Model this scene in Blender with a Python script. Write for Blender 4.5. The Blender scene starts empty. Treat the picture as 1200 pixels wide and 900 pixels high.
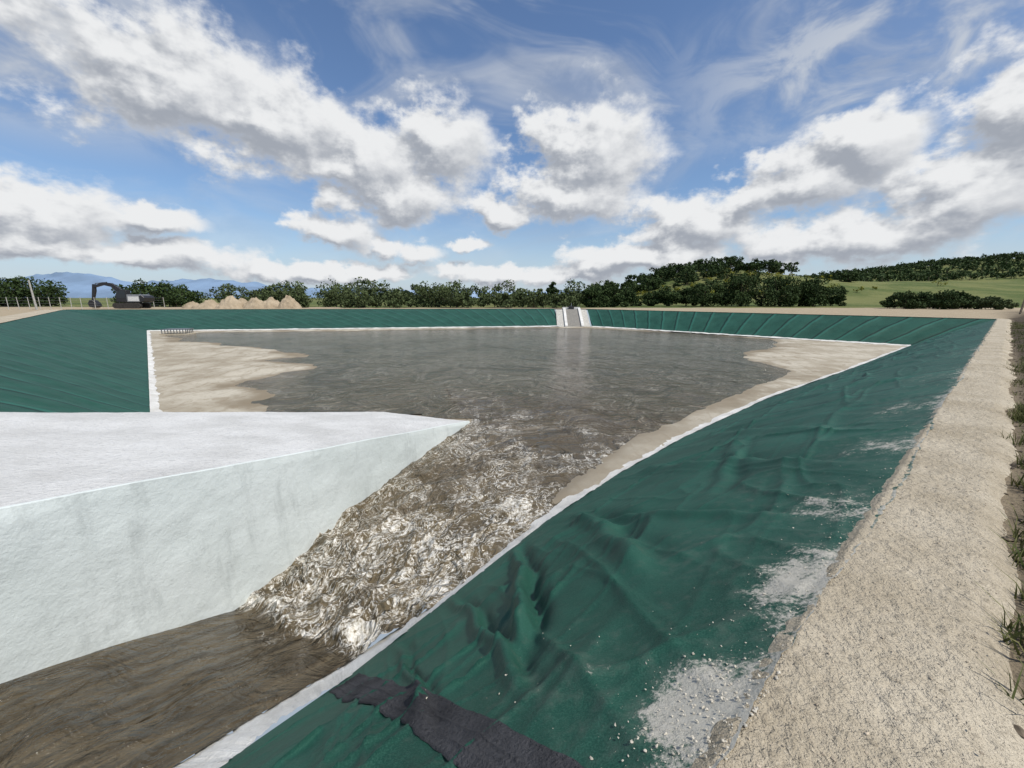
import bpy, bmesh, math
import numpy as np
from mathutils import Vector, Matrix, Euler

scene=bpy.context.scene

# ------------------------------------------------------------------ noise
def vn(x,y,seed=0):
    x=np.asarray(x,float); y=np.asarray(y,float)
    xi=np.floor(x).astype(np.int64); yi=np.floor(y).astype(np.int64)
    fx=x-xi; fy=y-yi
    fx=fx*fx*(3-2*fx); fy=fy*fy*(3-2*fy)
    def h(a,b):
        n=(a*374761393+b*668265263+seed*1442695041)&0xffffffff
        n=((n^(n>>13))*1274126177)&0xffffffff
        n=(n^(n>>16))&0xffffffff
        return n/4294967295.0
    a=h(xi,yi)*(1-fx)+h(xi+1,yi)*fx
    b=h(xi,yi+1)*(1-fx)+h(xi+1,yi+1)*fx
    return (a*(1-fy)+b*fy)*2-1
def fbm(x,y,o=4,seed=0):
    r=0;a=1.;f=1.;t=0
    for i in range(o):
        r=r+a*vn(x*f+i*17.3,y*f-i*9.1,seed+i);t+=a;a*=.5;f*=2.03
    return r/t
def sst(a,b,x):
    t=np.clip((x-a)/(b-a),0,1);return t*t*(3-2*t)
def polyline(pts,n=None,ts=None):
    P=np.array(pts,float)
    d=np.r_[0,np.cumsum(np.linalg.norm(np.diff(P,axis=0),axis=1))]
    if ts is None: ts=np.linspace(0,d[-1],n)
    return np.stack([np.interp(ts,d,P[:,i]) for i in range(P.shape[1])],1)

# ------------------------------------------------------------------ node helpers
def new_mat(name):
    m=bpy.data.materials.new(name);m.use_nodes=True
    nt=m.node_tree;b=nt.nodes['Principled BSDF']
    return m,nt,b
def N(nt,t,**k):
    n=nt.nodes.new(t)
    for a,v in k.items():
        setattr(n,a,v)
    return n
def setin(n,d):
    for k,v in d.items():
        n.inputs[k].default_value=v
def L(nt,a,b): nt.links.new(a,b)
def math_(nt,op,a,b=None,c=None,clamp=False):
    n=N(nt,'ShaderNodeMath',operation=op);n.use_clamp=clamp
    for i,v in enumerate((a,b,c)):
        if v is None: continue
        if isinstance(v,(int,float)): n.inputs[i].default_value=v
        else: L(nt,v,n.inputs[i])
    return n.outputs[0]
def vmath(nt,op,a,b=None,c=None):
    n=N(nt,'ShaderNodeVectorMath',operation=op)
    for i,v in enumerate((a,b,c)):
        if v is None: continue
        if isinstance(v,(tuple,list)): n.inputs[i].default_value=v
        else: L(nt,v,n.inputs[i])
    return n
FLAT=[False]
def noise(nt,vec,scale,detail=4,rough=.55,dist=0):
    n=N(nt,'ShaderNodeTexNoise')
    if FLAT[0]: n.noise_dimensions='2D'
    setin(n,{'Scale':scale,'Detail':detail,'Roughness':rough,'Distortion':dist})
    if vec is not None:L(nt,vec,n.inputs['Vector'])
    return n
def mapr(nt,v,a,b,c=0.,d=1.,smooth=True):
    n=N(nt,'ShaderNodeMapRange');n.interpolation_type='SMOOTHSTEP' if smooth else 'LINEAR'
    L(nt,v,n.inputs[0])
    for i,q in enumerate((a,b,c,d)): n.inputs[i+1].default_value=q
    return n.outputs[0]
def mix(nt,f,a,b):
    n=N(nt,'ShaderNodeMix',data_type='RGBA')
    if isinstance(f,(int,float)): n.inputs[0].default_value=f
    else:L(nt,f,n.inputs[0])
    for i,v in ((6,a),(7,b)):
        if isinstance(v,(tuple,list)): n.inputs[i].default_value=(*v[:3],1)
        else:L(nt,v,n.inputs[i])
    return n.outputs[2]
def bump(nt,h,strength,dist,prev=None):
    n=N(nt,'ShaderNodeBump');setin(n,{'Distance':dist});L(nt,h,n.inputs['Height'])
    if isinstance(strength,(int,float)): n.inputs['Strength'].default_value=strength
    else: L(nt,strength,n.inputs['Strength'])
    if prev is not None:L(nt,prev,n.inputs['Normal'])
    return n.outputs[0]
def attr(nt,name):
    n=N(nt,'ShaderNodeAttribute');n.attribute_name=name;return n.outputs['Fac']
def objco(nt):
    return N(nt,'ShaderNodeTexCoord').outputs['Object']
def scl(nt,v,s):
    return vmath(nt,'MULTIPLY',v,s).outputs[0]

# ------------------------------------------------------------------ mesh helpers
def link(o):
    scene.collection.objects.link(o);return o
def mesh_obj(name,V,F,mats,attrs=None,midx=None,smooth=True,parent=None,uv=None):
    me=bpy.data.meshes.new(name)
    V=np.asarray(V,np.float32)
    if isinstance(F,np.ndarray):
        nf,k=F.shape
        me.vertices.add(len(V));me.vertices.foreach_set('co',V.ravel())
        me.loops.add(nf*k);me.loops.foreach_set('vertex_index',F.astype(np.int32).ravel())
        me.polygons.add(nf);me.polygons.foreach_set('loop_start',np.arange(0,nf*k,k,dtype=np.int32))
        me.update(calc_edges=True)
    else:
        me.from_pydata(V.tolist(),[],F)
    for m in (mats if isinstance(mats,list) else [mats]): me.materials.append(m)
    if midx is not None: me.polygons.foreach_set('material_index',np.asarray(midx,np.int32))
    me.polygons.foreach_set('use_smooth',np.full(len(me.polygons),smooth))
    for k,a in (attrs or {}).items():
        at=me.attributes.new(k,'FLOAT','POINT');at.data.foreach_set('value',np.asarray(a,np.float32).ravel())
    if uv is not None:
        l=me.uv_layers.new(name='UVMap')
        vi=np.zeros(len(me.loops),np.int32);me.loops.foreach_get('vertex_index',vi)
        l.data.foreach_set('uv',np.asarray(uv,np.float32)[vi].ravel())
    me.validate();me.update()
    o=link(bpy.data.objects.new(name,me))
    if parent:o.parent=parent
    return o
def grid_faces(nu,nv,mask=None):
    i=np.arange(nu-1)[:,None]*nv+np.arange(nv-1)[None,:]
    F=np.stack([i,i+nv,i+nv+1,i+1],-1)
    if mask is not None: return F[mask]
    return F.reshape(-1,4)
def grid_obj(name,P,mat,attrs=None,uv=None,flip=False,mask=None,smooth=True):
    nu,nv=P.shape[:2]
    F=grid_faces(nu,nv,mask)
    if flip:F=F[:,::-1]
    return mesh_obj(name,P.reshape(-1,3),F,mat,attrs,uv=None if uv is None else uv.reshape(-1,2),smooth=smooth)
def empty(name,loc=(0,0,0),rot=0):
    e=bpy.data.objects.new(name,None);e.location=loc;e.rotation_euler=(0,0,rot);return link(e)
def box(name,c,s,mat,parent=None,rot=(0,0,0),bev=.02):
    bm=bmesh.new();bmesh.ops.create_cube(bm,size=1)
    for v in bm.verts: v.co=Vector((v.co.x*s[0],v.co.y*s[1],v.co.z*s[2]))
    if bev: bmesh.ops.bevel(bm,geom=bm.edges[:],offset=bev,segments=2,affect='EDGES',profile=.6)
    me=bpy.data.meshes.new(name);bm.to_mesh(me);bm.free();me.materials.append(mat)
    o=link(bpy.data.objects.new(name,me));o.location=c;o.rotation_euler=rot
    if parent:o.parent=parent
    return o
def extrude_profile(name,pts,width,mat,parent=None,loc=(0,0,0),bev=.03):
    bm=bmesh.new()
    vs=[bm.verts.new((x,-width/2,z)) for x,z in pts]
    f=bm.faces.new(vs)
    r=bmesh.ops.extrude_face_region(bm,geom=[f])
    bmesh.ops.translate(bm,verts=[g for g in r['geom'] if isinstance(g,bmesh.types.BMVert)],vec=(0,width,0))
    bmesh.ops.recalc_face_normals(bm,faces=bm.faces[:])
    if bev:bmesh.ops.bevel(bm,geom=bm.edges[:],offset=bev,segments=1,affect='EDGES')
    me=bpy.data.meshes.new(name);bm.to_mesh(me);bm.free();me.materials.append(mat)
    o=link(bpy.data.objects.new(name,me));o.location=loc
    if parent:o.parent=parent
    return o

# ================================================================== MATERIALS
def mat_liner():
    m,nt,b=new_mat('green_geomembrane')
    oc=objco(nt);uv=N(nt,'ShaderNodeUVMap').outputs[0]
    n1=noise(nt,oc,.7,3,.6).outputs[0]
    n2=noise(nt,oc,9,4,.6).outputs[0]
    n3=noise(nt,oc,110,2,.6).outputs[0]
    col=mix(nt,mapr(nt,n1,.3,.7),(.006,.048,.031),(.014,.076,.051))
    col=mix(nt,mapr(nt,n3,.4,.7,0,.5),col,(.040,.125,.088))
    col=mix(nt,mapr(nt,n2,.5,.8,0,.4),col,(.003,.030,.018))
    sep=N(nt,'ShaderNodeSeparateXYZ');L(nt,uv,sep.inputs[0])
    wob=math_(nt,'MULTIPLY',n1,.35)
    u=math_(nt,'ADD',math_(nt,'ADD',sep.outputs[0],math_(nt,'MULTIPLY',sep.outputs[1],.12)),wob)
    fr=math_(nt,'FRACT',math_(nt,'MULTIPLY',u,1/2.05))
    d=math_(nt,'ABSOLUTE',math_(nt,'SUBTRACT',fr,.5))
    seam=mapr(nt,d,.0,.075,1,0)
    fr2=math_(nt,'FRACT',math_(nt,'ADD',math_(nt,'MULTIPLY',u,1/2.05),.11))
    painted_hl=mapr(nt,math_(nt,'ABSOLUTE',math_(nt,'SUBTRACT',fr2,.5)),0,.10,.5,0)  # highlight beside each seam, painted into the liner colour
    far=attr(nt,'far')
    col=mix(nt,math_(nt,'MULTIPLY',math_(nt,'MULTIPLY',seam,.9),far),col,(.0005,.010,.007))
    col=mix(nt,math_(nt,'MULTIPLY',painted_hl,far),col,(.028,.15,.11))
    dust=attr(nt,'dust')
    dn=noise(nt,oc,4.5,6,.75).outputs[0]
    dn2=noise(nt,oc,38,4,.75).outputs[0]
    k=math_(nt,'ADD',math_(nt,'MULTIPLY',dn,.9),math_(nt,'MULTIPLY',dn2,.6))
    k=math_(nt,'SUBTRACT',math_(nt,'ADD',k,dust),1.2)
    dm=mapr(nt,k,-.01,.17)
    film=mapr(nt,math_(nt,'ADD',n2,math_(nt,'MULTIPLY',dust,.6)),.55,1.1,0,.42)
    col=mix(nt,film,col,(.17,.21,.17))
    col=mix(nt,math_(nt,'MULTIPLY',dm,.85),col,mix(nt,dn2,(.36,.33,.27),(.68,.64,.56)))
    L(nt,col,b.inputs['Base Color'])
    setin(b,{'Roughness':.6,'Specular IOR Level':.3})
    nb=bump(nt,n3,.5,.005)
    nb=bump(nt,math_(nt,'ADD',n2,math_(nt,'MULTIPLY',mapr(nt,k,-.05,.3,smooth=False),1.2)),.4,.018,nb)
    L(nt,nb,b.inputs['Normal'])
    return m
def mat_concrete(name,c1,c2,scale=1.,bumpS=.5,spk=.5,grit=60,stain=0.):
    m,nt,b=new_mat(name);oc=objco(nt)
    n1=noise(nt,oc,.8*scale,5,.6).outputs[0];n2=noise(nt,oc,14*scale,4,.65).outputs[0]
    n3=noise(nt,oc,grit,3,.7).outputs[0]
    col=mix(nt,mapr(nt,n1,.3,.7),c1,c2)
    dark=tuple(x*.55 for x in c1)
    col=mix(nt,mapr(nt,n2,.5,.75,0,spk),col,dark)
    v=N(nt,'ShaderNodeTexVoronoi');setin(v,{'Scale':grit*.8});L(nt,oc,v.inputs['Vector'])
    col=mix(nt,mapr(nt,v.outputs['Distance'],.0,.28,spk*.8,0),col,dark)
    col=mix(nt,mapr(nt,n3,.55,.75,0,spk*.8),col,tuple(min(1,x*1.35) for x in c2))
    if stain:
        st=noise(nt,scl(nt,oc,(1.2,1.2,.25)),2.5,5,.7).outputs[0]
        col=mix(nt,mapr(nt,st,.5,.72,0,stain),col,tuple(x*.72 for x in c1))
    L(nt,col,b.inputs['Base Color']);setin(b,{'Roughness':.92,'Specular IOR Level':.2})
    nb=bump(nt,n3,bumpS,.012);nb=bump(nt,n2,bumpS,.04,nb)
    L(nt,nb,b.inputs['Normal'])
    return m
def mat_simple(name,c,r=.6,metal=0,var=.25,scale=6):
    m,nt,b=new_mat(name);oc=objco(nt)
    n=noise(nt,oc,scale,3,.6).outputs[0]
    col=mix(nt,mapr(nt,n,.3,.7),tuple(x*(1-var) for x in c),tuple(min(1,x*(1+var)) for x in c))
    L(nt,col,b.inputs['Base Color']);setin(b,{'Roughness':r,'Metallic':metal})
    return m
def mat_floor():
    m,nt,b=new_mat('silty_floor');oc=objco(nt)
    sep=N(nt,'ShaderNodeSeparateXYZ');L(nt,oc,sep.inputs[0])
    n1=noise(nt,oc,.35,5,.62).outputs[0];n2=noise(nt,oc,5,5,.65).outputs[0];n3=noise(nt,oc,70,2,.6).outputs[0]
    nr=noise(nt,scl(nt,oc,(1,.35,1)),2.2,5,.7,.6).outputs[0]
    col=mix(nt,mapr(nt,n1,.35,.65),(.33,.285,.21),(.49,.445,.355))
    h=math_(nt,'ADD',sep.outputs[2],math_(nt,'MULTIPLY',math_(nt,'SUBTRACT',n1,.5),.12))
    wet=mapr(nt,h,-2.2,-2.145,1,0)
    col=mix(nt,math_(nt,'MULTIPLY',wet,.75),col,(.19,.15,.095))
    col=mix(nt,mapr(nt,n2,.5,.75,0,.4),col,(.25,.2,.13))
    col=mix(nt,mapr(nt,nr,.50,.64,0,.5),col,(.24,.19,.125))
    br=attr(nt,'brown')
    col=mix(nt,math_(nt,'MULTIPLY',br,.45),col,(.27,.235,.18))
    L(nt,col,b.inputs['Base Color']);setin(b,{'Roughness':.85,'Specular IOR Level':.3})
    nb=bump(nt,n2,.35,.05);nb=bump(nt,n3,.3,.01,nb);L(nt,nb,b.inputs['Normal'])
    return m
def mat_water():
    m,nt,b=new_mat('muddy_water');oc=objco(nt)
    foam=attr(nt,'foam');near=attr(nt,'near');flow=attr(nt,'flow')
    n1=noise(nt,oc,.12,4,.6,.6).outputs[0]
    warp=noise(nt,oc,.22,3,.6)
    wv=vmath(nt,'MULTIPLY_ADD',warp.outputs['Color'],(5,5,0),oc).outputs[0]
    col=mix(nt,mapr(nt,n1,.3,.7),(.120,.105,.077),(.172,.154,.120))
    col=mix(nt,near,col,(.100,.077,.047))
    st=noise(nt,wv,.5,6,.7,1.2).outputs[0]
    w2=noise(nt,oc,1.1,3,.6)
    v2=vmath(nt,'MULTIPLY_ADD',w2.outputs['Color'],(1.5,1.5,.2),oc).outputs[0]
    f1=noise(nt,v2,1.9,4,.6,.4).outputs[0]
    f2=noise(nt,v2,4.6,4,.62,.5).outputs[0]
    l1=mapr(nt,math_(nt,'ABSOLUTE',math_(nt,'SUBTRACT',f1,.5)),.0,.030,1,0)
    l2=mapr(nt,math_(nt,'ABSOLUTE',math_(nt,'SUBTRACT',f2,.5)),.0,.035,.9,0)
    lace=math_(nt,'MAXIMUM',l1,l2)
    fn=noise(nt,v2,.75,5,.7,.3).outputs[0]
    thr=math_(nt,'ADD',math_(nt,'MULTIPLY',fn,1.9),math_(nt,'MULTIPLY',foam,.60))
    dens=mapr(nt,thr,.94,1.30)
    fine=noise(nt,oc,16,5,.75).outputs[0]
    solid=mapr(nt,math_(nt,'ADD',thr,math_(nt,'ADD',math_(nt,'MULTIPLY',math_(nt,'SUBTRACT',fine,.5),.9),math_(nt,'MULTIPLY',lace,.18))),1.46,1.72)
    lace=math_(nt,'MULTIPLY',lace,mapr(nt,fine,.33,.55,.25,1))
    fm=math_(nt,'MAXIMUM',math_(nt,'MULTIPLY',lace,dens),math_(nt,'MULTIPLY',solid,.85))
    fm=math_(nt,'MULTIPLY',fm,mapr(nt,foam,.0,.12))
    fm=math_(nt,'MINIMUM',fm,1.)
    fcol=mix(nt,mapr(nt,fine,.3,.7),(.48,.43,.33),(.86,.84,.78))
    col=mix(nt,math_(nt,'MULTIPLY',mapr(nt,foam,.05,.6,0,.9),mapr(nt,fn,.3,.7,.2,1)),col,(.160,.125,.070))
    stm=math_(nt,'MULTIPLY',mapr(nt,math_(nt,'ABSOLUTE',math_(nt,'SUBTRACT',st,.53)),.0,.026,.7,0),mapr(nt,near,0.,.3,.5,.7))
    stm=math_(nt,'MULTIPLY',stm,mapr(nt,flow,0,.3,1,0))
    col=mix(nt,stm,col,(.36,.33,.27))
    col=mix(nt,mapr(nt,st,.47,.34,0,.6),col,(.06,.051,.036))
    fu=N(nt,'ShaderNodeUVMap').outputs[0]
    fs=noise(nt,scl(nt,fu,(1.1,11,1)),1.2,5,.66,.5).outputs[0]
    col=mix(nt,flow,col,mix(nt,mapr(nt,fs,.3,.7),(.048,.036,.020),(.115,.090,.054)))
    col=mix(nt,fm,col,fcol)
    L(nt,col,b.inputs['Base Color'])
    r=math_(nt,'ADD',.10,math_(nt,'MULTIPLY',fm,.5));L(nt,r,b.inputs['Roughness'])
    setin(b,{'IOR':1.33})
    a=noise(nt,scl(nt,oc,(1,1.4,1)),3.6,4,.62,.3).outputs[0]
    c=noise(nt,wv,1.1,4,.65,.8).outputs[0]
    nb=bump(nt,math_(nt,'ADD',math_(nt,'MULTIPLY',a,.55),math_(nt,'MULTIPLY',c,1.9)),.9,.17)
    nb=bump(nt,fs,math_(nt,'MULTIPLY',flow,.8),.10,nb)
    L(nt,nb,b.inputs['Normal'])
    return m
def mat_ground():
    m,nt,b=new_mat('ground_soil_grass');oc=objco(nt)
    g=attr(nt,'grass');d=attr(nt,'dark')
    n1=noise(nt,oc,.03,6,.7).outputs[0];n2=noise(nt,oc,1.1,5,.7).outputs[0];n3=noise(nt,oc,25,3,.65).outputs[0]
    soil=mix(nt,n2,(.30,.235,.15),(.43,.36,.255))
    dark=mix(nt,mapr(nt,n3,.3,.7),(.028,.021,.015),(.10,.078,.052))
    soil=mix(nt,d,soil,dark)
    gr=mix(nt,mapr(nt,n1,.40,.58),(.075,.105,.028),(.155,.165,.058))
    gr=mix(nt,mapr(nt,n2,.45,.8,0,.6),gr,(.16,.155,.07))
    gm=mapr(nt,math_(nt,'ADD',g,math_(nt,'MULTIPLY',math_(nt,'SUBTRACT',n2,.5),.6)),.35,.65)
    col=mix(nt,gm,soil,gr)
    L(nt,col,b.inputs['Base Color']);setin(b,{'Roughness':.95,'Specular IOR Level':.15})
    nb=bump(nt,n3,.8,.03);nb=bump(nt,n2,.6,.08,nb);L(nt,nb,b.inputs['Normal'])
    return m
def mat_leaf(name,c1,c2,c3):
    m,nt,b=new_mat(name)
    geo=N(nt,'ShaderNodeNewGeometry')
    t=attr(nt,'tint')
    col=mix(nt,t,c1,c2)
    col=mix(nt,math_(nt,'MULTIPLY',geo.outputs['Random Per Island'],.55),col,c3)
    L(nt,col,b.inputs['Base Color']);setin(b,{'Roughness':.8,'Specular IOR Level':.15})
    return m

M_liner=mat_liner()
M_path=mat_concrete('rough_lean_concrete',(.40,.34,.245),(.53,.465,.355),1.5,1.,.6,60)
M_slab=mat_concrete('pale_shotcrete',(.55,.545,.52),(.69,.685,.66),1.,.9,.45,45)
M_wall=mat_concrete('whitewashed_wall',(.555,.60,.58),(.63,.67,.65),.6,.35,.12,30,.6)
M_strip=mat_concrete('white_geotextile',(.58,.56,.51),(.74,.73,.69),2.,.6,.3,50)
FLAT[0]=True
M_floor=mat_floor();M_water=mat_water();M_ground=mat_ground()
FLAT[0]=False
M_black=mat_concrete('black_membrane',(.035,.035,.038),(.075,.075,.08),3,.8,.6,50)
M_rubble=mat_simple('pale_rubble',(.5,.46,.38),.95,0,.25,20)
M_bark=mat_simple('bark',(.10,.075,.05),.9,0,.3,3)
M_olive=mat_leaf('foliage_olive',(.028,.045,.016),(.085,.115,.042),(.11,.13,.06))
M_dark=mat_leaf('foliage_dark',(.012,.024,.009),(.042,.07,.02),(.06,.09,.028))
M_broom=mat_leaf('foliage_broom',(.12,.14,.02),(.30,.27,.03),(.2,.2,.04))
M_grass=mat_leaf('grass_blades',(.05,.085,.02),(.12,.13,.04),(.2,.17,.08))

# ================================================================== RESERVOIR LAYOUT (metres)
R0=(-4.0,-2.86);R1=(37.3,31.8);R2=(9.0,63.2);R3=(-62,57.5);R4=(-32.7,26.4);R5=(-20,13.5);R6=(-13,5.0);R7=(-10,-1.5)
RIM=[R0,R1,R2,R3,R4,R5,R6,R7]
ZB=-2.1;ZW=-2.2
GB=[(-6.9,-1.9,-1.9),(-2.28,2.55,-2.0),(-1.75,3.55,-2.3),(-.63,4.9,-2.22),(.62,6.4,-2.12),(2.2,8.15,-2.1),(4.56,10.5,-2.1),(9.5,14.9,-2.1),(18.2,21.65,-2.1),(31.6,32.4,-2.1)]

def liner_panel(top,bot,nu,nv):
    t=np.linspace(0,1,nv)
    P=top[:,None,:]*(1-t)[None,:,None]+bot[:,None,:]*t[None,:,None]
    s=np.r_[0,np.cumsum(np.linalg.norm(np.diff(top[:,:2],axis=0),axis=1))]
    S=np.repeat(s[:,None],nv,1)
    w=np.linalg.norm((bot-top),axis=1)
    T=w[:,None]*t[None,:]
    P[:,:,2]+=.10*np.sin(np.pi*np.clip(t*1.15,0,1))[None,:]
    return P,S,T,t
# --- right bank
dirR=np.array([.766,.643]);org=np.array([.725,1.11])
sv=np.concatenate([np.linspace(-6.1,-1.2,40)[:-1],np.linspace(-1.2,7,380)[:-1],np.linspace(7,47.8,360)])
top=np.zeros((len(sv),3));top[:,:2]=org+sv[:,None]*dirR
GBa=np.array(GB);sb=(GBa[:,:2]-org)@dirR
send=np.interp(sv,[-6.1,-3,0,47.8],[sb[0],sb[1]-.2,-0.,sb[-1]])
bot=np.stack([np.interp(send,sb,GBa[:,i]) for i in range(3)],1)
nv=170
P,S,T,t=liner_panel(top,bot,len(sv),nv)
S=np.repeat(sv[:,None],nv,1)
nn=(P[:,:,0]-org[0])*-.643+(P[:,:,1]-org[1])*.766
env=np.sin(np.pi*np.clip(t,0,1))[None,:]**.6
D=.055*fbm(S*.45,T*1.1,3,3)+.022*fbm(S*1.8+T*.8,T*1.3,3,5)
rg=1-np.abs(vn(S*.55+T*.35+3,T*.9-S*.1,11));D=D+.055*rg**7
rg=1-np.abs(vn(S*1.3-T*.7+9,T*.35+2,12));D=D+.05*rg**10*sst(16,4,S)
rg=1-np.abs(vn(S*.30+T*.5+1,T*1.9-S*.3,13));D=D+.045*rg**14
rg=1-np.abs(vn(S*2.6-T*1.2+4,T*.6+7,14));D=D+.02*rg**8*sst(9,4,S)
rg=1-np.abs(vn(S*.9+T*1.6+4,T*2.6-S*.5+7,15));D=D+.016*rg**10*sst(9,4,S)
def fold(s0,n0,s1,n1,w,a):
    dx,dy=s1-s0,n1-n0;Ln=math.hypot(dx,dy)
    px=S-s0;py=nn-n0
    u=(px*dx+py*dy)/Ln;v=(px*dy-py*dx)/Ln+.08*vn(u*1.7,u*0,21)
    e=sst(-.3,.35,u)*sst(Ln+.4,Ln-.35,u)
    return a*e*(np.exp(-(v/w)**2)-.7*np.exp(-((v-w*1.6)/(w*1.2))**2))
D=D+fold(.35,1.5,2.5,3.7,.075,.14)+fold(.0,1.1,1.2,3.6,.06,.09)+fold(1.4,1.2,3.6,3.4,.13,.09)+fold(2.6,.5,3.2,3.3,.10,.06)+fold(-.6,1.3,.2,3.3,.05,.06)+fold(4.2,.4,6,3.6,.18,.07)+fold(6.5,1,9,3.6,.2,.06)+fold(3.6,1.6,7,2.4,.10,.05)
D=D*env*sst(47.8,46,S)
P[:,:,2]+=D
P[:,:,0]+=-.643*D*.3;P[:,:,1]+=.766*D*.3
hem=(.06*fbm(sv*1.3,sv*0,5,31)+.02*fbm(sv*9,sv*0,3,33))[:,None]*np.clip(1-t/.08,0,1)[None,:]
P[:,:,0]+=-.643*hem;P[:,:,1]+=.766*hem
P[:,0,2]+=.016;P[:,1,2]+=.012;P[:,2,2]+=.006
dust=.36*np.exp(-T/.16)+.03+.10*np.exp(-T/.8)
def patch(s0,t0,rs,rt,a):
    return a*np.exp(-((S-s0)/rs)**2-((T-t0)/rt)**2)
dust=dust+patch(.25,.22,.35,.30,.60)+patch(1.5,.25,.55,.3,.46)+patch(2.9,.45,.5,.4,.42)+patch(5.2,.5,.8,.5,.38)+patch(8,.6,1.3,.6,.36)+patch(.2,1.0,.6,.5,.26)+patch(12,.7,2,.7,.30)+patch(18,.6,3,.6,.26)+patch(1.9,1.1,.5,.4,.27)+patch(3.6,1.3,.6,.4,.22)
uv=np.stack([S,T],-1)
far_attr=sst(3,14,S)
grid_obj('green_liner',P,M_liner,{'dust':dust,'far':far_attr*.6},uv,flip=True)
RP=P
def bank(name,tops,bots,nu,nv,seed,zc=ZB,f0=True,f1=True):
    tops=np.array(tops,float);bots=np.array(bots,float)
    ls=np.r_[0,np.cumsum(np.linalg.norm(np.diff(tops,axis=0),axis=1))]
    q=np.linspace(0,ls[-1],nu)
    top=np.c_[np.stack([np.interp(q,ls,tops[:,i]) for i in (0,1)],1),np.zeros(nu)]
    bot=np.c_[np.stack([np.interp(q,ls,bots[:,i]) for i in (0,1)],1),np.full(nu,zc)]
    P,S,T,t=liner_panel(top,bot,nu,nv)
    env=np.sin(np.pi*t)[None,:]**.5
    D=.07*fbm(S*.4,T*.5,3,seed)+.03*fbm(S*1.5,T*.8,3,seed+3)
    ph=((S+.12*T)/2.05)%1
    D=D-.07*np.abs(ph-.5)
    fade=(sst(0,1.5,S) if f0 else 1)*(sst(ls[-1],ls[-1]-1.5,S) if f1 else 1)
    P[:,:,2]+=D*env*fade
    return grid_obj(name,P,M_liner,{'dust':np.full(S.shape,.0)+.15*np.exp(-T/.3),'far':np.full(S.shape,1.)},np.stack([S,T],-1),flip=True)
B2r=(10.6,54.9);B2l=(6.3,55.3);B3=(-41.9,47.4);B1=(31.6,32.4);B4=(-11.6,12.8)
T2r=(11.0,61.0);T2l=(6.4,63.1)
bank('green_liner',[R1,T2r],[B1,B2r],420,24,41)
bank('green_liner',[T2l,R3],[B2l,B3],620,24,51)
bank('green_liner',[R3,R4,R5,R6,R7,R0],[B3,(-19.9,22.1),B4,(-8.0,8.4),(-7.2,.4),(-6.9,-1.9)],1000,50,61)

def strip(name,A,B,mat,nv=5,wob=.04,seed=0,ds=.12,zj=.015):
    A=np.array(A,float);B=np.array(B,float)
    n=int(max(np.sum(np.linalg.norm(np.diff(A,axis=0),axis=1))/ds,8))
    k=np.linspace(0,len(A)-1,n)
    a=np.stack([np.interp(k,range(len(A)),A[:,i]) for i in range(3)],1)
    b=np.stack([np.interp(k,range(len(B)),B[:,i]) for i in range(3)],1)
    t=np.linspace(0,1,nv)
    P=a[:,None]*(1-t)[None,:,None]+b[:,None]*t[None,:,None]
    q=np.linspace(0,n*ds,n)
    d=(b-a);d/=np.maximum(np.linalg.norm(d,axis=1)[:,None],1e-6)
    P+=d[:,None,:]*(wob*fbm(q*1.8,q*0,5,seed))[:,None,None]*t[None,:,None]
    P[:,:,2]+=zj*fbm(q[:,None]*2+0*t,t[None]*2+0*q[:,None],3,seed+5)
    return grid_obj(name,P,mat,flip=False)
inner=[(-6.95,-1.1,-2.25),(-2.87,2.66,-2.22),(-2.52,3.33,-2.45),(-2.0,4.14,-2.72),(-.80,5.03,-2.40),(.46,6.58,-2.22),(2.00,8.35,-2.15),(4.38,10.7,-2.13),(9.38,15.04,-2.13),(18.08,21.84,-2.13),(31.5,32.65,-2.13)]
outer=[(g[0]+.04,g[1]-.03,g[2]+.035) for g in GB]
outer=[outer[0],outer[1],(-2.1,3.0,-2.12),outer[2],outer[3],outer[4],outer[5],outer[6],outer[7],outer[8],outer[9]]
strip('white_liner_border',outer,inner,M_strip,5,.14,3,.05,.03)
def toe(a,b,w,seed,inward,wob=.12):
    a=np.array(a);b=np.array(b);inw=np.array(inward)
    strip('white_liner_border',[(*(a-inw*.1),ZB+.05),(*(b-inw*.1),ZB+.05)],[(*(a+inw*w),ZB-.01),(*(b+inw*w),ZB-.01)],M_strip,4,wob,seed,.15,.04)
toe(B1,B2r,.5,5,(-.73,-.68));toe(B2l,B3,.7,7,(.16,-.98));toe(B3,B4,.16,9,(.76,.65),.18)

# ================================================================== FLOOR + POND
SH=[(-7.8,13.4),(-10.0,15.6),(-12.1,18.1),(-12.3,20.2),(-11.2,22.1),(-12.9,23.6),(-14.8,25.2),(-13.2,27.0),(-15.0,29.4),(-20.8,33.2),(-25,35),(-30.1,36.5),(-36.8,43.5),(-35,46.5),(-19.9,48.0),(6.1,53.6),(9.7,52.6),(18.9,45.7),(24.5,38.5),(21,33),(16.4,28.8),(14.8,24.8),(14.9,21.3),(7.9,15.0),(3.6,11.15),(1.75,8.9),(.35,6.7),(-1,5),(-3.2,3),(-6,1),(-6,4),(-1.2,12.25),(-4.3,13.25)]
SHa=np.array(SH)
def inpoly(x,y,P):
    r=np.zeros(x.shape,bool);j=len(P)-1
    for i in range(len(P)):
        xi,yi=P[i];xj,yj=P[j]
        c=((yi>y)!=(yj>y))&(x<(xj-xi)*(y-yi)/((yj-yi)+1e-12)+xi)
        r^=c;j=i
    return r
def dpoly(x,y,P):
    d=np.full(x.shape,1e9)
    for i in range(len(P)):
        a=P[i];b=P[(i+1)%len(P)];e=b-a
        t=np.clip(((x-a[0])*e[0]+(y-a[1])*e[1])/(e@e),0,1)
        d=np.minimum(d,np.hypot(x-a[0]-t*e[0],y-a[1]-t*e[1]))
    return d
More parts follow.
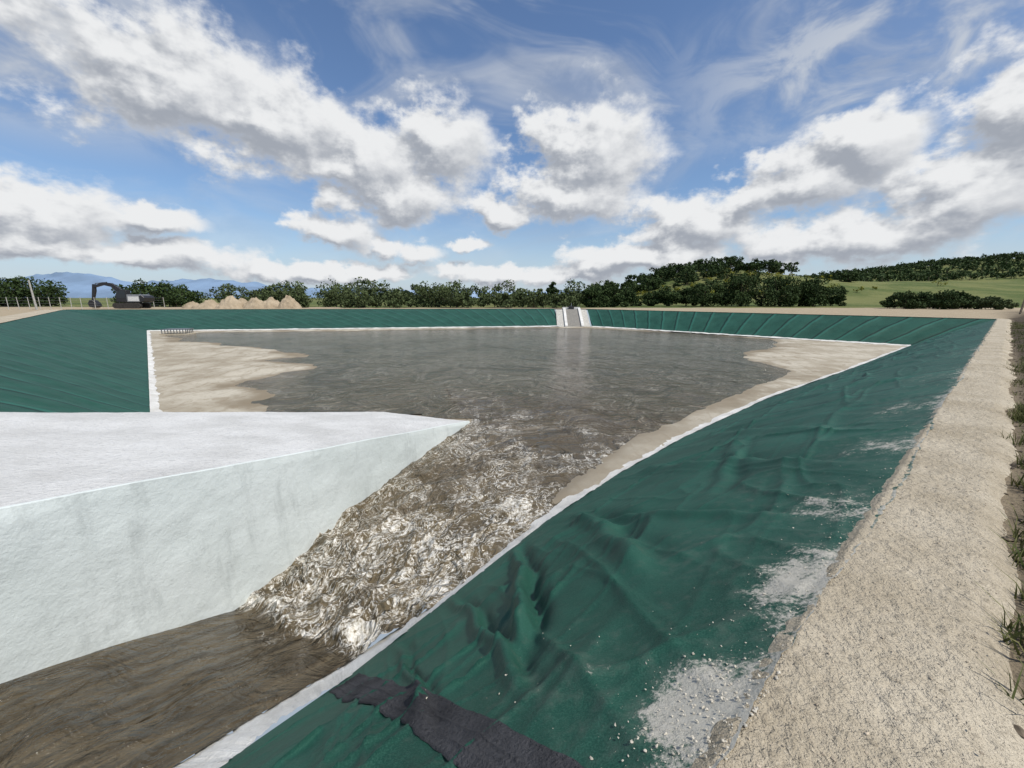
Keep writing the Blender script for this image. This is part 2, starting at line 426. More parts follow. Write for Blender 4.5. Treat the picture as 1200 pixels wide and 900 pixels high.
gx=np.arange(-46,36,.2);gy=np.arange(4.5,58,.2)
X,Y=np.meshgrid(gx,gy,indexing='ij')
nearsh=np.where(X>0,.10+.6*sst(18,26,Y),.25+.75*sst(9,14,Y))
wx=X+1.5*fbm(X*.3,Y*.3,5,91)*nearsh;wy=Y+1.5*fbm(X*.3,Y*.3,5,95)*nearsh
ins=inpoly(wx,wy,SHa);d=dpoly(wx,wy,SHa)
Z=np.where(ins,ZW-np.minimum((.05+.5*sst(13,9.5,Y))*d,1.6),ZW+np.minimum((.045+.1*sst(14,9.5,Y))*d,.085))
Z=Z+.016*fbm(X*1.2,Y*1.2,5,99)*np.where(ins,.6,1)
Z=Z-.5*sst(7.6,5.9,Y)
BP=np.array([(-8.3,8.9),(-11.9,12.6),(-42.4,47.6),(6.3,55.9),(10.8,55.4),(32.2,32.4),(18.4,21.4),(9.6,14.7),(4.75,10.3),(2.4,7.95),(.9,6.3),(-.4,4.9),(-1.34,12.3),(-4.3,13.2)])
inB=inpoly(X,Y,BP)
fm=inB[:-1,:-1]|inB[1:,:-1]|inB[:-1,1:]|inB[1:,1:]
ch=np.array([(-1.34,12.3),(-.3,9),(-1.6,6.0),(-3,2),(-9,-3),(-9,9),(-4.3,13.2)])
inC=inpoly(X,Y,ch)|((Y<12.6)&(X<-1.3)&~inpoly(X,Y,BP))
fm&=~(inC[:-1,:-1]&inC[1:,1:])
brown=sst(18,9,Y)*sst(-3,0,X)
grid_obj('reservoir_floor',np.stack([X,Y,Z],-1),M_floor,{'brown':brown},flip=False,mask=fm)

# channel water stations
Lk=np.array([(-6.75,.5,-1.9),(-5.32,3.53,-2.32),(-4.97,4.30,-2.62),(-4.39,5.59,-3.22),(-4.2,6.0,-3.16),(-3.96,6.53,-3.0),(-3.47,7.61,-2.76),(-2.7,9.31,-2.50),(-1.38,12.25,-2.22),(-1.9,14.5,-2.193),(-2.9,18.5,-2.193)])
Rk=np.array([(-6.7,-1.2,-2.0),(-2.87,2.62,-2.15),(-2.52,3.29,-2.38),(-2.0,4.12,-2.64),(-1.75,4.3,-2.6),(-1.3,4.6,-2.50),(-.65,5.1,-2.36),(.55,6.5,-2.26),(1.85,8.3,-2.2),(3.5,10.5,-2.193),(6.5,14.3,-2.193)])
cum=np.r_[0,np.cumsum(np.linalg.norm(np.diff((Lk+Rk)/2,axis=0),axis=1))]
nk=620;nw=300
kk=np.interp(np.linspace(0,cum[-1],nk),cum,np.arange(len(cum)))
w=np.linspace(-.035,1.03,nw)
def smp(K,k):
    return np.stack([np.interp(k,range(len(K)),K[:,i]) for i in range(3)],-1)
a=smp(Lk,kk);bq=smp(Rk,kk)
P=a[:,None]*(1-w)[None,:,None]+bq[:,None]*w[None,:,None]
X,Y=P[:,:,0],P[:,:,1]
K0=np.repeat(kk[:,None],nw,1)
KK=K0+.75*fbm(X*1.0,Y*1.0,5,101)*sst(2.,3.5,K0)
front=sst(3.1,3.6,KK)
decay=sst(9.6,4.2,KK)
foam=front*np.clip(.17+.58*decay,0,1)*sst(9.9,8.3,KK)
foam=foam+.34*np.exp(-((KK-3.5)/.45)**2)
turb=front*np.clip(decay**1.6+.10,0,1)*sst(10,9,K0)
WX=X+.5*fbm(X*.9,Y*.9,3,201);WY=Y+.5*fbm(X*.9,Y*.9,3,205)
rid=1-np.abs(vn(WX*1.5,WY*1.5,105))*1.0
rid2=1-np.abs(vn(WX*3.6,WY*3.6,109))
rid3=1-np.abs(vn(WX*8,WY*8,110))
Z=turb*(.15*rid**2.5+.085*rid2**2.5+.035*rid3**2-.11)+.06*np.exp(-((KK-3.75)/.35)**2)*front
Z+=np.exp(-((KK-3.5)/.4)**2)*(.06*fbm(X*6,Y*6,4,108)+.02*fbm(X*22,Y*22,2,118))
Z+=(1-front)*(.014*fbm(X*3,Y*3,3,111))
Z+=.025*fbm(X*2,Y*2,3,113)*sst(9.9,9,K0)*front
P[:,:,2]+=Z+.004
sl=np.linspace(0,cum[-1],nk)
uv=np.stack([np.repeat(sl[:,None],nw,1),np.repeat(w[None],nk,0)],-1)
nearA=sst(10,7,K0)
VA=P.reshape(-1,3);FA=grid_faces(nk,nw)
gx=np.arange(-47,37,.5);gy=np.arange(8.2,60,.5)
X2,Y2=np.meshgrid(gx,gy,indexing='ij')
PP=np.array([(-1.45,12.25),(-4.3,13.0),(-11.5,12.0),(-45,48),(-44,52),(6.3,57.5),(12,57),(35,33),(20,20.5),(10.5,13.9),(5.7,9.7),(3.9,8.3),(2.0,8.5)])
i2=inpoly(X2,Y2,PP)
m2=i2[:-1,:-1]&i2[1:,:-1]&i2[:-1,1:]&i2[1:,1:]
FB=grid_faces(*X2.shape,m2)+len(VA)
VB=np.stack([X2,Y2,np.full(X2.shape,ZW)],-1).reshape(-1,3)
V=np.vstack([VA,VB])
def nr_(x,y): return np.exp(-(np.hypot(x-1,y-10)/11)**1.5)
nearB=nr_(X2,Y2).ravel()
nearAx=np.maximum(nearA*sst(10,8.5,K0),nr_(X,Y))
attrs={'foam':np.r_[foam.ravel(),np.zeros(len(VB))],'near':np.clip(np.r_[nearAx.ravel(),nearB],0,1),'flow':np.r_[(1-front).ravel(),np.zeros(len(VB))]}
uvw=np.vstack([uv.reshape(-1,2),np.zeros((len(VB),2))])
mesh_obj('water',V,np.vstack([FA,FB]),M_water,attrs,uv=uvw)

# ================================================================== SLAB + CHANNEL WALL
A=np.array((-1.34,12.3,-2.18));B=np.array((-4.3,13.2,-2.13));C=np.array((-11.1,8.8,-.9));Dd=np.array((-5.2,3.8,-.5))
C2=C+(C-B)*.55;C2[2]=-.2;D2=np.array((-6.85,.16,-.0))
nu,nv=240,120
edgeN=polyline([A,Dd,D2],nu)
edgeF=polyline([B,C,C2],nu)
w=np.linspace(0,1,nv)
P=edgeN[:,None]*(1-w)[None,:,None]+edgeF[:,None]*w[None,:,None]
P[:,:,2]+=.02*fbm(P[:,:,0]*.8,P[:,:,1]*.8,4,131)+.008*fbm(P[:,:,0]*7,P[:,:,1]*7,3,133)
sk=P[:,-1:,:].copy();sk[:,:,2]=-3.2;sk2=P[:,-1:,:].copy();sk2[:,:,2]-=.02
P=np.concatenate([P,sk2,sk],1)
grid_obj('concrete_slab',P,M_slab,flip=True)
topE=edgeN.copy();nh=60
h=np.linspace(0,1,nh)
zt=topE[:,2]+.02*fbm(topE[:,0]*.8,topE[:,1]*.8,4,131)+.004
nrm=np.array([.91,-.413,0])
Pw=np.repeat(topE[:,None,:],nh,1)
Pw[:,:,2]=zt[:,None]*(1-h)[None]+(-4.2)*h[None]
sW=np.linspace(0,13.4,nu)[:,None]
off=.02+.04*fbm(sW*.5,Pw[:,:,2]*.7,3,141)+.012*fbm(sW*3,Pw[:,:,2]*3,4,143)
off=off*np.clip(h/.03,0,1)[None]+.012
Pw+=nrm*off[:,:,None]
cap=Pw[:,:1,:].copy()-nrm*.06;cap[:,:,2]+=.006
cap0=Pw[:,:1,:].copy();cap0[:,:,2]+=.006
Pw=np.concatenate([cap,cap0,Pw],1)
grid_obj('channel_wall',Pw,M_wall,flip=False)

# ================================================================== PATH ROUND THE RIM
sv2=np.concatenate([np.linspace(-6.2,-1,30)[:-1],np.linspace(-1,9,520)[:-1],np.linspace(9,48.2,300)])
wn=np.linspace(.10,-.68,60)
SS,WN=np.meshgrid(sv2,wn,indexing='ij')
edge=np.clip((-.45-WN)/.23,0,1)
WN2=WN+edge*.13*fbm(SS*1.6,SS*0,6,151)
Xp=org[0]+SS*dirR[0]-.643*WN2;Yp=org[1]+SS*dirR[1]+.766*WN2
Zp=.010+.012*fbm(SS*2.2,WN*2.2,4,153)+.010*fbm(SS*16,WN*16,3,155)-.09*edge**2
Zp=np.where(WN>.03,Zp-.06*(WN-.03)/.07,Zp)
grid_obj('path',np.stack([Xp,Yp,Zp],-1),M_path,flip=True)
def ring(a,b,w=.7,seed=0):
    a=np.array(a,float);b=np.array(b,float);d=(b-a);Ln=np.linalg.norm(d);d/=Ln
    n=np.array([d[1],-d[0]])
    if (np.array([-8,27])-a)@n>0: n=-n
    nu=int(Ln/.4)+2
    s=np.linspace(-.3,Ln+.3,nu);wv=np.linspace(-.05,w,6)
    P=np.zeros((nu,6,3))
    P[:,:,:2]=a+s[:,None,None]*d+wv[None,:,None]*n
    P[:,-1,:2]+=n*(.15*fbm(s,s*0,3,seed))[:,None]
    P[:,:,2]=.02+.003*seed+.01*fbm(s[:,None]*2+0*wv,wv[None]*2+0*s[:,None],3,seed);P[:,-1,2]=-.07
    grid_obj('path',P,M_path,flip=False)
ring(R1,R2,.8,1);ring(R2,R3,.8,2);ring(R3,R4,2.2,3);ring(R4,R5,1.5,4);ring(R5,R6,1.2,5);ring(R6,R7,1,6);ring(R7,R0,1,7)

# ================================================================== TERRAIN
def terrain(x,y):
    m=8.3*sst(78,185,y)*sst(15,110,x)
    m=m+7.0*np.exp(-((x-78)/34)**2-((y-175)/38)**2)
    m=m+16*sst(150,420,x)*np.exp(-((y-330)/90.)**2)
    m=m+8*sst(100,420,x)*sst(190,300,y)*sst(460,350,y)
    m=m*(1-.9*sst(500,900,np.hypot(x,y)))
    m=m+.5*fbm(x*.03,y*.03,3,161)*sst(75,110,y)
    return m
peri=[];
for i in range(len(RIM)):
    a=np.array(RIM[i],float);b=np.array(RIM[(i+1)%len(RIM)],float)
    n=max(int(np.linalg.norm(b-a)/.5),4)
    for j in range(n): peri.append(a+(b-a)*j/n)
peri=np.array(peri);cen=np.array([-8.,27.])
dr=peri-cen;dr/=np.linalg.norm(dr,axis=1)[:,None]
dist=np.r_[0,.4,.9,1.5,2.2,3,4,5.5,7.5,10,13,17,22,28,35,43,52,62,73,85,98,112,127,143,160,178,197,217,238,260,285,312,342,375,412,455,505,570,650,760,900,1100,1500,2200,3500,6000]
G=peri[:,None]+dr[:,None]*dist[None,:,None]
G=np.concatenate([G,G[:1]],0)
gxx,gyy=G[:,:,0],G[:,:,1]
gz=terrain(gxx,gyy)-.065+.05*fbm(gxx*.7,gyy*.7,3,171)*sst(.5,3,dist)[None]
gz[:,0]=-.12
nR=-.643*(gxx-org[0])+.766*(gyy-org[1])
darkA=sst(-.45,-.7,nR)*sst(-9,-4,nR)*sst(-20,0,-gyy+42)
grassA=np.clip(sst(68,74,gyy),0,1)
grassA=np.maximum(grassA,sst(-4,-9,nR)*1.)*np.where(gxx<-30,sst(70,85,gyy),1)
grid_obj('ground',np.stack([gxx,gyy,gz],-1),M_ground,{'grass':grassA,'dark':darkA},flip=False)

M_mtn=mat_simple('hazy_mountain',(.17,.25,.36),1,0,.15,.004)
def mountain(y0,x0,x1,hf,seed,name='mountain',mat=None):
    xs=np.linspace(x0,x1,260);ts=np.linspace(-1,1,13)
    P=np.zeros((260,13,3))
    for j,t_ in enumerate(ts):
        P[:,j,0]=xs;P[:,j,1]=y0+t_*500+80*fbm(xs*.002,xs*0+j,3,seed)
        P[:,j,2]=-5+hf(xs)*(1-abs(t_))**.8*(1+.15*fbm(xs*.01,xs*0+j*.7,3,seed+4))
    grid_obj(name,P,mat or M_mtn,flip=False)
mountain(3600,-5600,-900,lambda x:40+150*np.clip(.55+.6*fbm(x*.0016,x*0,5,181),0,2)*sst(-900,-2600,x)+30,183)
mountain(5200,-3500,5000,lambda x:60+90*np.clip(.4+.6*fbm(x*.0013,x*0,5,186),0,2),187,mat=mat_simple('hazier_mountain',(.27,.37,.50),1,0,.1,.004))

# ================================================================== VEGETATION
class Acc:
    def __init__(s): s.V=[];s.F=[];s.M=[];s.T=[];s.n=0
    def add(s,V,F,m,t):
        s.V.append(V);s.F.append(F+s.n);s.M.append(np.full(len(F),m));s.T.append(np.broadcast_to(t,(len(V),)).astype(float));s.n+=len(V)
    def obj(s,name,mats):
        return mesh_obj(name,np.vstack(s.V),np.vstack(s.F),mats,{'tint':np.concatenate(s.T)},np.concatenate(s.M),smooth=False)
def tube(acc,p0,p1,r0,r1,m=1,k=6):
    p0=np.array(p0,float);p1=np.array(p1,float);d=p1-p0;d/=np.linalg.norm(d)+1e-9
    a=np.cross(d,(0,0,1) if abs(d[2])<.9 else (1,0,0));a/=np.linalg.norm(a);b=np.cross(d,a)
    an=np.arange(k)*2*np.pi/k
    c=np.cos(an)[:,None]*a+np.sin(an)[:,None]*b
    V=np.vstack([p0+c*r0,p1+c*r1]);i=np.arange(k);j=(i+1)%k
    acc.add(V,np.stack([i,j,j+k,i+k],1),m,.5)
def leafquads(C,size,r):
    n=len(C)
    a=r.normal(size=(n,3));a/=np.linalg.norm(a,axis=1)[:,None]
    b=r.normal(size=(n,3));b-=a*(a*b).sum(1)[:,None];b/=np.linalg.norm(b,axis=1)[:,None]
    s=size*r.uniform(.6,1.3,(n,1));a=a*s;b=b*s*.6
    V=np.stack([C-a,C-b*.9,C+a,C+b],1).reshape(-1,3)
    return V,np.arange(4*n).reshape(n,4)
def tree(acc,x,y,z,h,w,nl,ls,r,trunk=.25,clumps=14,lean=0,zspread=.42):
    base=np.array([x,y,z-.1]);th=h*trunk
    tube(acc,base,base+(lean,0,th),.04*h*.8,.03*h*.8)
    cl=[]
    for i in range(clumps):
        u=r.normal(size=3);u/=np.linalg.norm(u);rad=r.uniform(.35,1.)**.5
        c=base+np.array([u[0]*w*.5*rad*.85,u[1]*w*.5*rad*.85,th+(h-th)*(.46+zspread*u[2]*rad)])
        cl.append(c)
        if i%3==0: tube(acc,base+(lean,0,th*.9),c,.014*h,.005*h,1,4)
    cl=np.array(cl);per=nl//clumps
    cr=min(w,h)*.5*r.uniform(.28,.52,len(cl))
    for c,q in zip(cl,cr):
        o=r.normal(size=(per,3));o/=np.linalg.norm(o,axis=1)[:,None]
        o*=(r.uniform(.15,1,(per,1))**.45)*q*np.array([1.1,1.1,.8])
        V,F=leafquads(c+o,ls,r)
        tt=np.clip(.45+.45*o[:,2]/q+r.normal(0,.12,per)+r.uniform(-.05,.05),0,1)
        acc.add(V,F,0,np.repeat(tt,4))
def bush(acc,x,y,z,h,w,nl,ls,r,clumps=10):
    per=nl//clumps
    for i in range(clumps):
        c=np.array([x+r.normal(0,w*.27),y+r.normal(0,w*.2),z+h*r.uniform(.12,.68)])
        q=h*r.uniform(.22,.38)
        o=r.normal(size=(per,3));o/=np.linalg.norm(o,axis=1)[:,None]
        o*=(r.uniform(.15,1,(per,1))**.45)*q*np.array([1.25,1.25,.85])
        V,F=leafquads(c+o,ls,r)
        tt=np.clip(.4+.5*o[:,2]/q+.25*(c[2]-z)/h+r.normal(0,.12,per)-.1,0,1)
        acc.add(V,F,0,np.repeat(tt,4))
    tube(acc,(x,y,z-.1),(x,y,z+h*.5),.03*h,.015*h)
def proj(u,y): return (u-600)/480*.985*y
rt=np.random.default_rng(11)
acc=Acc()
x=-47.
while x<12:
    y=rt.uniform(70,77);h=rt.uniform(2.3,4.5)*(1+.15*math.sin(x*.35))
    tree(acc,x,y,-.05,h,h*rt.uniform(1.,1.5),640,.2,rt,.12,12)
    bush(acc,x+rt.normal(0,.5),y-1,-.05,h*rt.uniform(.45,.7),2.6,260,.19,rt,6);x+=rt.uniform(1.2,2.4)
x=-60.
while x<22:
    y=rt.uniform(86,98);h=rt.uniform(3.6,6.3)
    tree(acc,x,y,0,h,h*rt.uniform(.9,1.2),520,.27,rt,.12,12)
    bush(acc,x,y,0,3,5,240,.27,rt,6);x+=rt.uniform(1.8,4.)
acc.obj('olive_tree_row',[M_olive,M_bark])
acc=Acc()
for u,y,h in [(158,82,4.6),(172,80,5.2),(186,83,5.2),(200,81,5.0),(213,78,4.4),(226,86,4.0),(-3,80,5.4),(8,80,6.0),(22,84,6.2),(36,82,6.0),(50,82,5.8),(62,86,4.6),(-30,82,7),(-60,80,6)]:
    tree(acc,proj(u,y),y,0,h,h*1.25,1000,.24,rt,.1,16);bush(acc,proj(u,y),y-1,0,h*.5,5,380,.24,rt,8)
acc.obj('tree_row',[M_dark,M_bark])
def single(name,u,y,h,w,mat,nl=1100,ls=.2,cl=16,under=True):
    a=Acc();xx=proj(u,y);z=float(terrain(np.array(xx),np.array(y)))-.05
    tree(a,xx,y,z,h,w,nl,ls,rt,.1,cl)
    if under: bush(a,xx,y-.5,z,h*.55,w*.9,nl//2,ls,rt,8)
    return a.obj(name,[mat,M_bark])
for u,y,h,w in [(648,84,5.2,2.6),(690,76,3.8,4.5),(705,78,4.9,5),(718,78,4.2,5),(732,84,3.8,4.5),(765,84,3.4,5),(782,84,4.2,6),(803,86,3.8,5),(822,80,5.2,6),(845,82,6.2,6.5),(866,80,6.6,6.5),(890,84,6.9,7),(912,80,6.2,7),(935,82,6.2,7),(952,80,5.4,6),(972,84,4.2,5)]:
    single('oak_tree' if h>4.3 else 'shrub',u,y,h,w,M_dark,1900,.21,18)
for u,y,h,w in [(1048,66,2.5,4),(1060,64,2.7,4),(1074,66,2.7,4),(1088,66,2.8,4),(1102,62,2.7,4),(1116,64,3.0,4),(1130,66,2.6,4),(1150,62,2.1,3.6),(1166,60,1.9,3)]:
    single('shrub',u,y,h,w,M_dark if u<1135 else M_olive,1300,.17,14)
for u,y,h,w in [(990,150,3.6,6),(978,190,6,7),(960,196,5,6),(945,192,4,5)]:
    single('oak_tree',u,y,h,w,M_dark,700,.35,12)
acc=Acc()
for i in range(90):
    xx=rt.normal(74,22);yy=rt.uniform(146,205);h=rt.uniform(3.5,6.5)
    if xx<38 or xx>112: continue
    tree(acc,xx,yy,float(terrain(np.array(xx),np.array(yy))),h,h*1.2,330,.42,rt,.1,9)
for i in range(60):
    xx=rt.uniform(30,90);yy=rt.uniform(115,175);h=rt.uniform(1.5,3.5)
    bush(acc,xx,yy,float(terrain(np.array(xx),np.array(yy))),h,h*1.8,200,.33,rt,7)
acc.obj('hillside_trees',[M_dark,M_bark])
acc=Acc()
for i in range(90):
    xx=rt.normal(66,26);yy=rt.uniform(114,160);h=rt.uniform(1,2.2)
    bush(acc,xx,yy,float(terrain(np.array(xx),np.array(yy))),h,h*2,90,.22,rt,5)
acc.obj('broom_shrubs',[M_broom,M_bark])
acc=Acc()
for i in range(46):
    for j in range(20):
        xx=150+i*9+rt.normal(0,1.5);yy=232+j*7.5+rt.normal(0,1.2)
        if rt.random()<.08: continue
        h=rt.uniform(3.5,6.5);
        bush(acc,xx,yy,float(terrain(np.array(xx),np.array(yy))),h,h*1.2,60,.8,rt,5)
acc.obj('olive_orchard',[M_dark,M_bark])

# weeds along the right edge of the path
acc=Acc()
def tuft(x,y,n,h,sp):
    for i in range(n):
        a=rt.uniform(0,2*np.pi);rr=sp*rt.uniform(0,1)**.7
        bx,by=x+rr*math.cos(a),y+rr*math.sin(a)
        hh=h*rt.uniform(.4,1.15);ln=rt.normal(0,.45,2)*hh
        wd=rt.uniform(.003,.007);ang=rt.uniform(0,np.pi);dx,dy=wd*math.cos(ang),wd*math.sin(ang)
        zb=-.07
        V=np.array([(bx-dx,by-dy,zb),(bx+dx,by+dy,zb),(bx+dx*.7+ln[0]*.4,by+dy*.7+ln[1]*.4,zb+hh*.6),(bx-dx*.7+ln[0]*.4,by-dy*.7+ln[1]*.4,zb+hh*.6),(bx+ln[0],by+ln[1],zb+hh*.95),(bx+ln[0]+.001,by+ln[1],zb+hh*.95)])
        acc.add(V,np.array([(0,1,2,3),(3,2,5,4)]),0,rt.uniform(0,1))
for i in range(330):
    s=rt.uniform(0,1)**1.6*44+1.2
    n=-.72-rt.uniform(0,1)**1.3*1.6
    q=org+s*dirR+n*np.array([-.643,.766])
    big=1 if rt.random()<.25 else .55
    tuft(q[0],q[1],int(46*big),.17*big,.14*big+.004*s)
for s,n in [(1.75,-.76),(3.1,-.8),(3.5,-.84),(4.4,-.8),(5.2,-.84),(7.6,-.78),(8.3,-.82),(2.2,-.84)]:
    q=org+s*dirR+n*np.array([-.643,.766]);tuft(q[0],q[1],160,.17,.15)
acc.obj('grass',[M_grass])

# rubble
def stones(name,pts,smin,smax,mat,pw=3):
    bm=bmesh.new();bmesh.ops.create_icosphere(bm,subdivisions=1,radius=1)
    base=np.array([v.co[:] for v in bm.verts]);F=np.array([[v.index for v in f.verts] for f in bm.faces]);bm.free()
    Vs=[];Fs=[];n=0
    for p in pts:
        s=smin+(smax-smin)*rt.random()**pw
        v=base*(1+.28*rt.normal(size=(len(base),1)))*np.array([1,rt.uniform(.5,1),rt.uniform(.35,.7)])*s
        a=rt.uniform(0,6.28);c,s_=math.cos(a),math.sin(a)
        v=v@np.array([[c,s_,0],[-s_,c,0],[0,0,1]])+p
        Vs.append(v);Fs.append(F+n);n+=len(v)
    return mesh_obj(name,np.vstack(Vs),np.vstack(Fs),mat,smooth=False)
flat=RP.reshape(-1,3)
from mathutils.kdtree import KDTree
f3=flat[::3]
kd=KDTree(len(f3))
for i,q in enumerate(f3): kd.insert(Vector((q[0],q[1],0)),i)
kd.balance()
pts=[]
def drop(s,n):
    q=org+s*dirR+n*np.array([-.643,.766])
    co,i,dd=kd.find(Vector((q[0],q[1],0)));pts.append((q[0],q[1],f3[i][2]+.001))
for i in range(1500): drop(rt.normal(.22,.25),abs(rt.normal(0.06,.17)))
for i in range(500): drop(rt.normal(1.5,.5),abs(rt.normal(.05,.2)))
for i in range(350): drop(rt.normal(2.9,.5),abs(rt.normal(.2,.25)))
for i in range(500): drop(rt.uniform(0,14),abs(rt.normal(0,.18)))
for i in range(160): drop(rt.normal(0,.5),abs(rt.normal(.6,.5)))
stones('rubble',pts,.0012,.008,M_rubble,4)
pts=[]
for i in range(1300):
    s=rt.uniform(0,1)**1.5*30;n=-.6-abs(rt.normal(0,.5));q=org+s*dirR+n*np.array([-.643,.766]);pts.append((q[0],q[1],-.06))
stones('gravel',pts,.006,.04,mat_simple('soil_clods',(.14,.11,.075),.95,0,.5,15))
pts=[]
for i in range(1800):
    s=rt.uniform(0,1)**1.6*14-.5;n=-.02-.6*rt.random();q=org+s*dirR+n*np.array([-.643,.766]);pts.append((q[0],q[1],.012))
stones('path_gravel',pts,.0015,.008,mat_simple('path_grit',(.42,.35,.26),.95,0,.4,30))

# ================================================================== BLACK MEMBRANE JOINT ON THE LINER
def surf(x,y):
    co,i,dd=kd.find(Vector((x,y,0)));return f3[i][2]
c0=np.array([(-1.68,3.40),(-1.15,2.76),(-.66,2.14),(-.20,1.62),(.22,1.12),(.40,.9)])
cl=polyline(c0,140)
for _ in range(12): cl[1:-1]=(cl[:-2]+cl[1:-1]*2+cl[2:])/4
dv=np.gradient(cl,axis=0);dv/=np.linalg.norm(dv,axis=1)[:,None];nv_=np.stack([-dv[:,1],dv[:,0]],1)
wv=np.linspace(-.14,.15,34)
P=np.zeros((140,34,3))
q=np.linspace(0,3,140)
for j,w_ in enumerate(wv):
    e=.02*fbm(q*6,q*0+(3 if j>16 else 9),5,201)*abs(w_)/.1
    xy=cl+nv_*(w_+e)[:,None]
    P[:,j,:2]=xy
    P[:,j,2]=[surf(a_,b_) for a_,b_ in xy]
zz=P[:,:,2].copy()
for _ in range(4):
    zz[1:-1]=(zz[:-2]+zz[1:-1]+zz[2:])/3
    zz[:,1:-1]=(zz[:,:-2]+zz[:,1:-1]+zz[:,2:])/3
QQ,WW=np.meshgrid(q,wv,indexing='ij')
P[:,:,2]=zz+.013+.006*(1-np.abs(fbm(QQ*3,WW*26,4,205))*2)+.012*np.exp(-((WW-.02)/.008)**2)+.009*np.exp(-((WW+.07)/.007)**2)+.005*fbm(QQ*12,WW*8,3,209)
P[:,0,2]-=.012;P[:,-1,2]-=.012
grid_obj('black_membrane_strip',P,M_black,flip=False)

# ================================================================== INLET
e=empty('inlet_chute',(8.6,60.5,-.1),math.radians(-4))
def chute_piece(name,x0,x1,zt,mat):
    pr=[(1.2,zt+.0),(.4,zt),(-6.,-2.15+zt),(-6.,-2.6),(1.2,-1.)]
    vs=[(x,y,z) for x in (x0,x1) for y,z in pr];n=len(pr)
    F=[list(range(n))[::-1],list(range(n,2*n))]+[[i,(i+1)%n,(i+1)%n+n,i+n] for i in range(n)]
    mesh_obj(name,vs,F,mat,smooth=False,parent=e)
M_chute=mat_simple('wet_concrete',(.24,.22,.18),.4)
chute_piece('apron',-2.2,2.2,.02,mat_simple('pale_apron',(.45,.43,.38),.9))
chute_piece('water_sheet',-.8,1.0,.05,M_chute)
chute_piece('side_wall_1',-1.15,-.8,.25,M_strip);chute_piece('side_wall_2',1.0,1.35,.25,M_strip)
box('head_wall',(.1,1.6,.1),(2.6,.25,.5),M_strip,e)
box('gate_frame',(.1,1.35,.25),(.8,.12,.55),mat_simple('dark_steel',(.05,.05,.05),.5,.6),e)
box('gate_wheel_post',(.1,1.3,.7),(.07,.07,.5),mat_simple('galvanised',(.35,.35,.36),.4,.7),e,bev=.01)

M_galv=mat_simple('galvanised_steel',(.22,.23,.24),.45,.7)
e=empty('outlet_grating',(-35.4,43.6,-2.2),math.radians(12))
box('base',(0,0,.05),(2.6,1.6,.16),M_path,e)
for i in range(9): box('bar_%d'%i,(-1.1+i*.275,-.7,.32),(.06,.06,.42),M_galv,e,bev=0)
for i in range(5): box('side_bar_%d'%i,(1.1,-.7+i*.33,.32),(.06,.06,.42),M_galv,e,bev=0)
box('top_frame',(0,0,.56),(2.4,1.5,.07),M_galv,e,bev=.01)

# ================================================================== EXCAVATOR
M_blk=mat_simple('machine_black',(.018,.018,.02),.45,0,.3);M_gry=mat_simple('machine_grey',(.20,.21,.22),.45,0,.15)
M_wht=mat_simple('machine_white',(.6,.6,.58),.4,0,.1);M_gls=mat_simple('dark_glass',(.02,.025,.03),.08,0,.1)
M_trk=mat_simple('track_steel',(.045,.04,.035),.7,.3,.4)
e=empty('excavator',(-60.5,66.5,-.05),math.radians(8))
for sgn,nm in ((-1,'track_left'),(1,'track_right')):
    pts=[]
    for k in range(13): a_=math.pi/2+math.pi*k/12;pts.append((-1.55+.42*math.cos(a_),.45+.42*math.sin(a_)))
    for k in range(13): a_=-math.pi/2+math.pi*k/12;pts.append((1.55+.42*math.cos(a_),.45+.42*math.sin(a_)))
    extrude_profile(nm,pts,.5,M_trk,e,(0,sgn*1.05,0),.02)
box('undercarriage',(0,0,.6),(1.8,1.7,.35),M_trk,e)
box('turntable',(0,0,.88),(1.3,1.3,.2),M_blk,e)
extrude_profile('upper_house',[(-.9,1.0),(2.1,1.0),(2.3,1.3),(2.25,2.0),(1.9,2.15),(-.3,2.15),(-.9,1.7)],2.4,M_gry,e,(0,0,0),.05)
extrude_profile('counterweight',[(1.9,.95),(2.55,1.1),(2.65,1.7),(2.3,2.05),(1.9,2.05)],2.44,M_blk,e,(0,0,0),.05)
extrude_profile('cab',[(-1.35,1.02),(.2,1.02),(.25,2.85),(-.75,2.9),(-1.35,2.1)],1.0,M_blk,e,(0,-.72,0),.05)
extrude_profile('cab_windows',[(-1.25,1.6),(.05,1.6),(.1,2.7),(-.72,2.74),(-1.25,2.1)],1.03,M_gls,e,(0,-.72,0),.01)
box('side_panel',(1.1,-1.215,1.5),(1.5,.03,.7),M_wht,e,bev=.01)
extrude_profile('boom',[(-.4,1.5),(-1.3,2.3),(-2.6,3.35),(-3.6,3.6),(-5.0,3.2),(-5.05,3.45),(-3.7,4.05),(-2.4,3.9),(-.9,2.75),(-.1,1.85)],.38,M_blk,e,(0,.15,0),.03)
extrude_profile('stick',[(-4.75,3.75),(-5.15,3.75),(-5.65,1.25),(-5.4,1.15),(-4.85,2.7)],.32,M_blk,e,(0,.15,0),.03)
extrude_profile('bucket',[(-5.7,1.35),(-5.3,1.3),(-4.9,.9),(-4.7,.35),(-5.2,.1),(-5.9,.25),(-6.05,.8)],1.0,M_blk,e,(0,.15,0),.04)
def rod(nm,p0,p1,r,mat):
    a_=Acc();tube(a_,p0,p1,r,r,0,8);o=a_.obj(nm,[mat]);o.parent=e
rod('boom_cylinder',(-1.1,.15,1.3),(-2.5,.15,3.3),.08,M_galv);rod('stick_cylinder',(-3.1,.15,4.05),(-4.8,.15,3.85),.07,M_galv)
rod('bucket_cylinder',(-4.9,.15,3.0),(-5.75,.15,1.2),.06,M_galv);rod('exhaust',(1.2,.5,2.1),(1.2,.5,2.7),.05,M_blk)

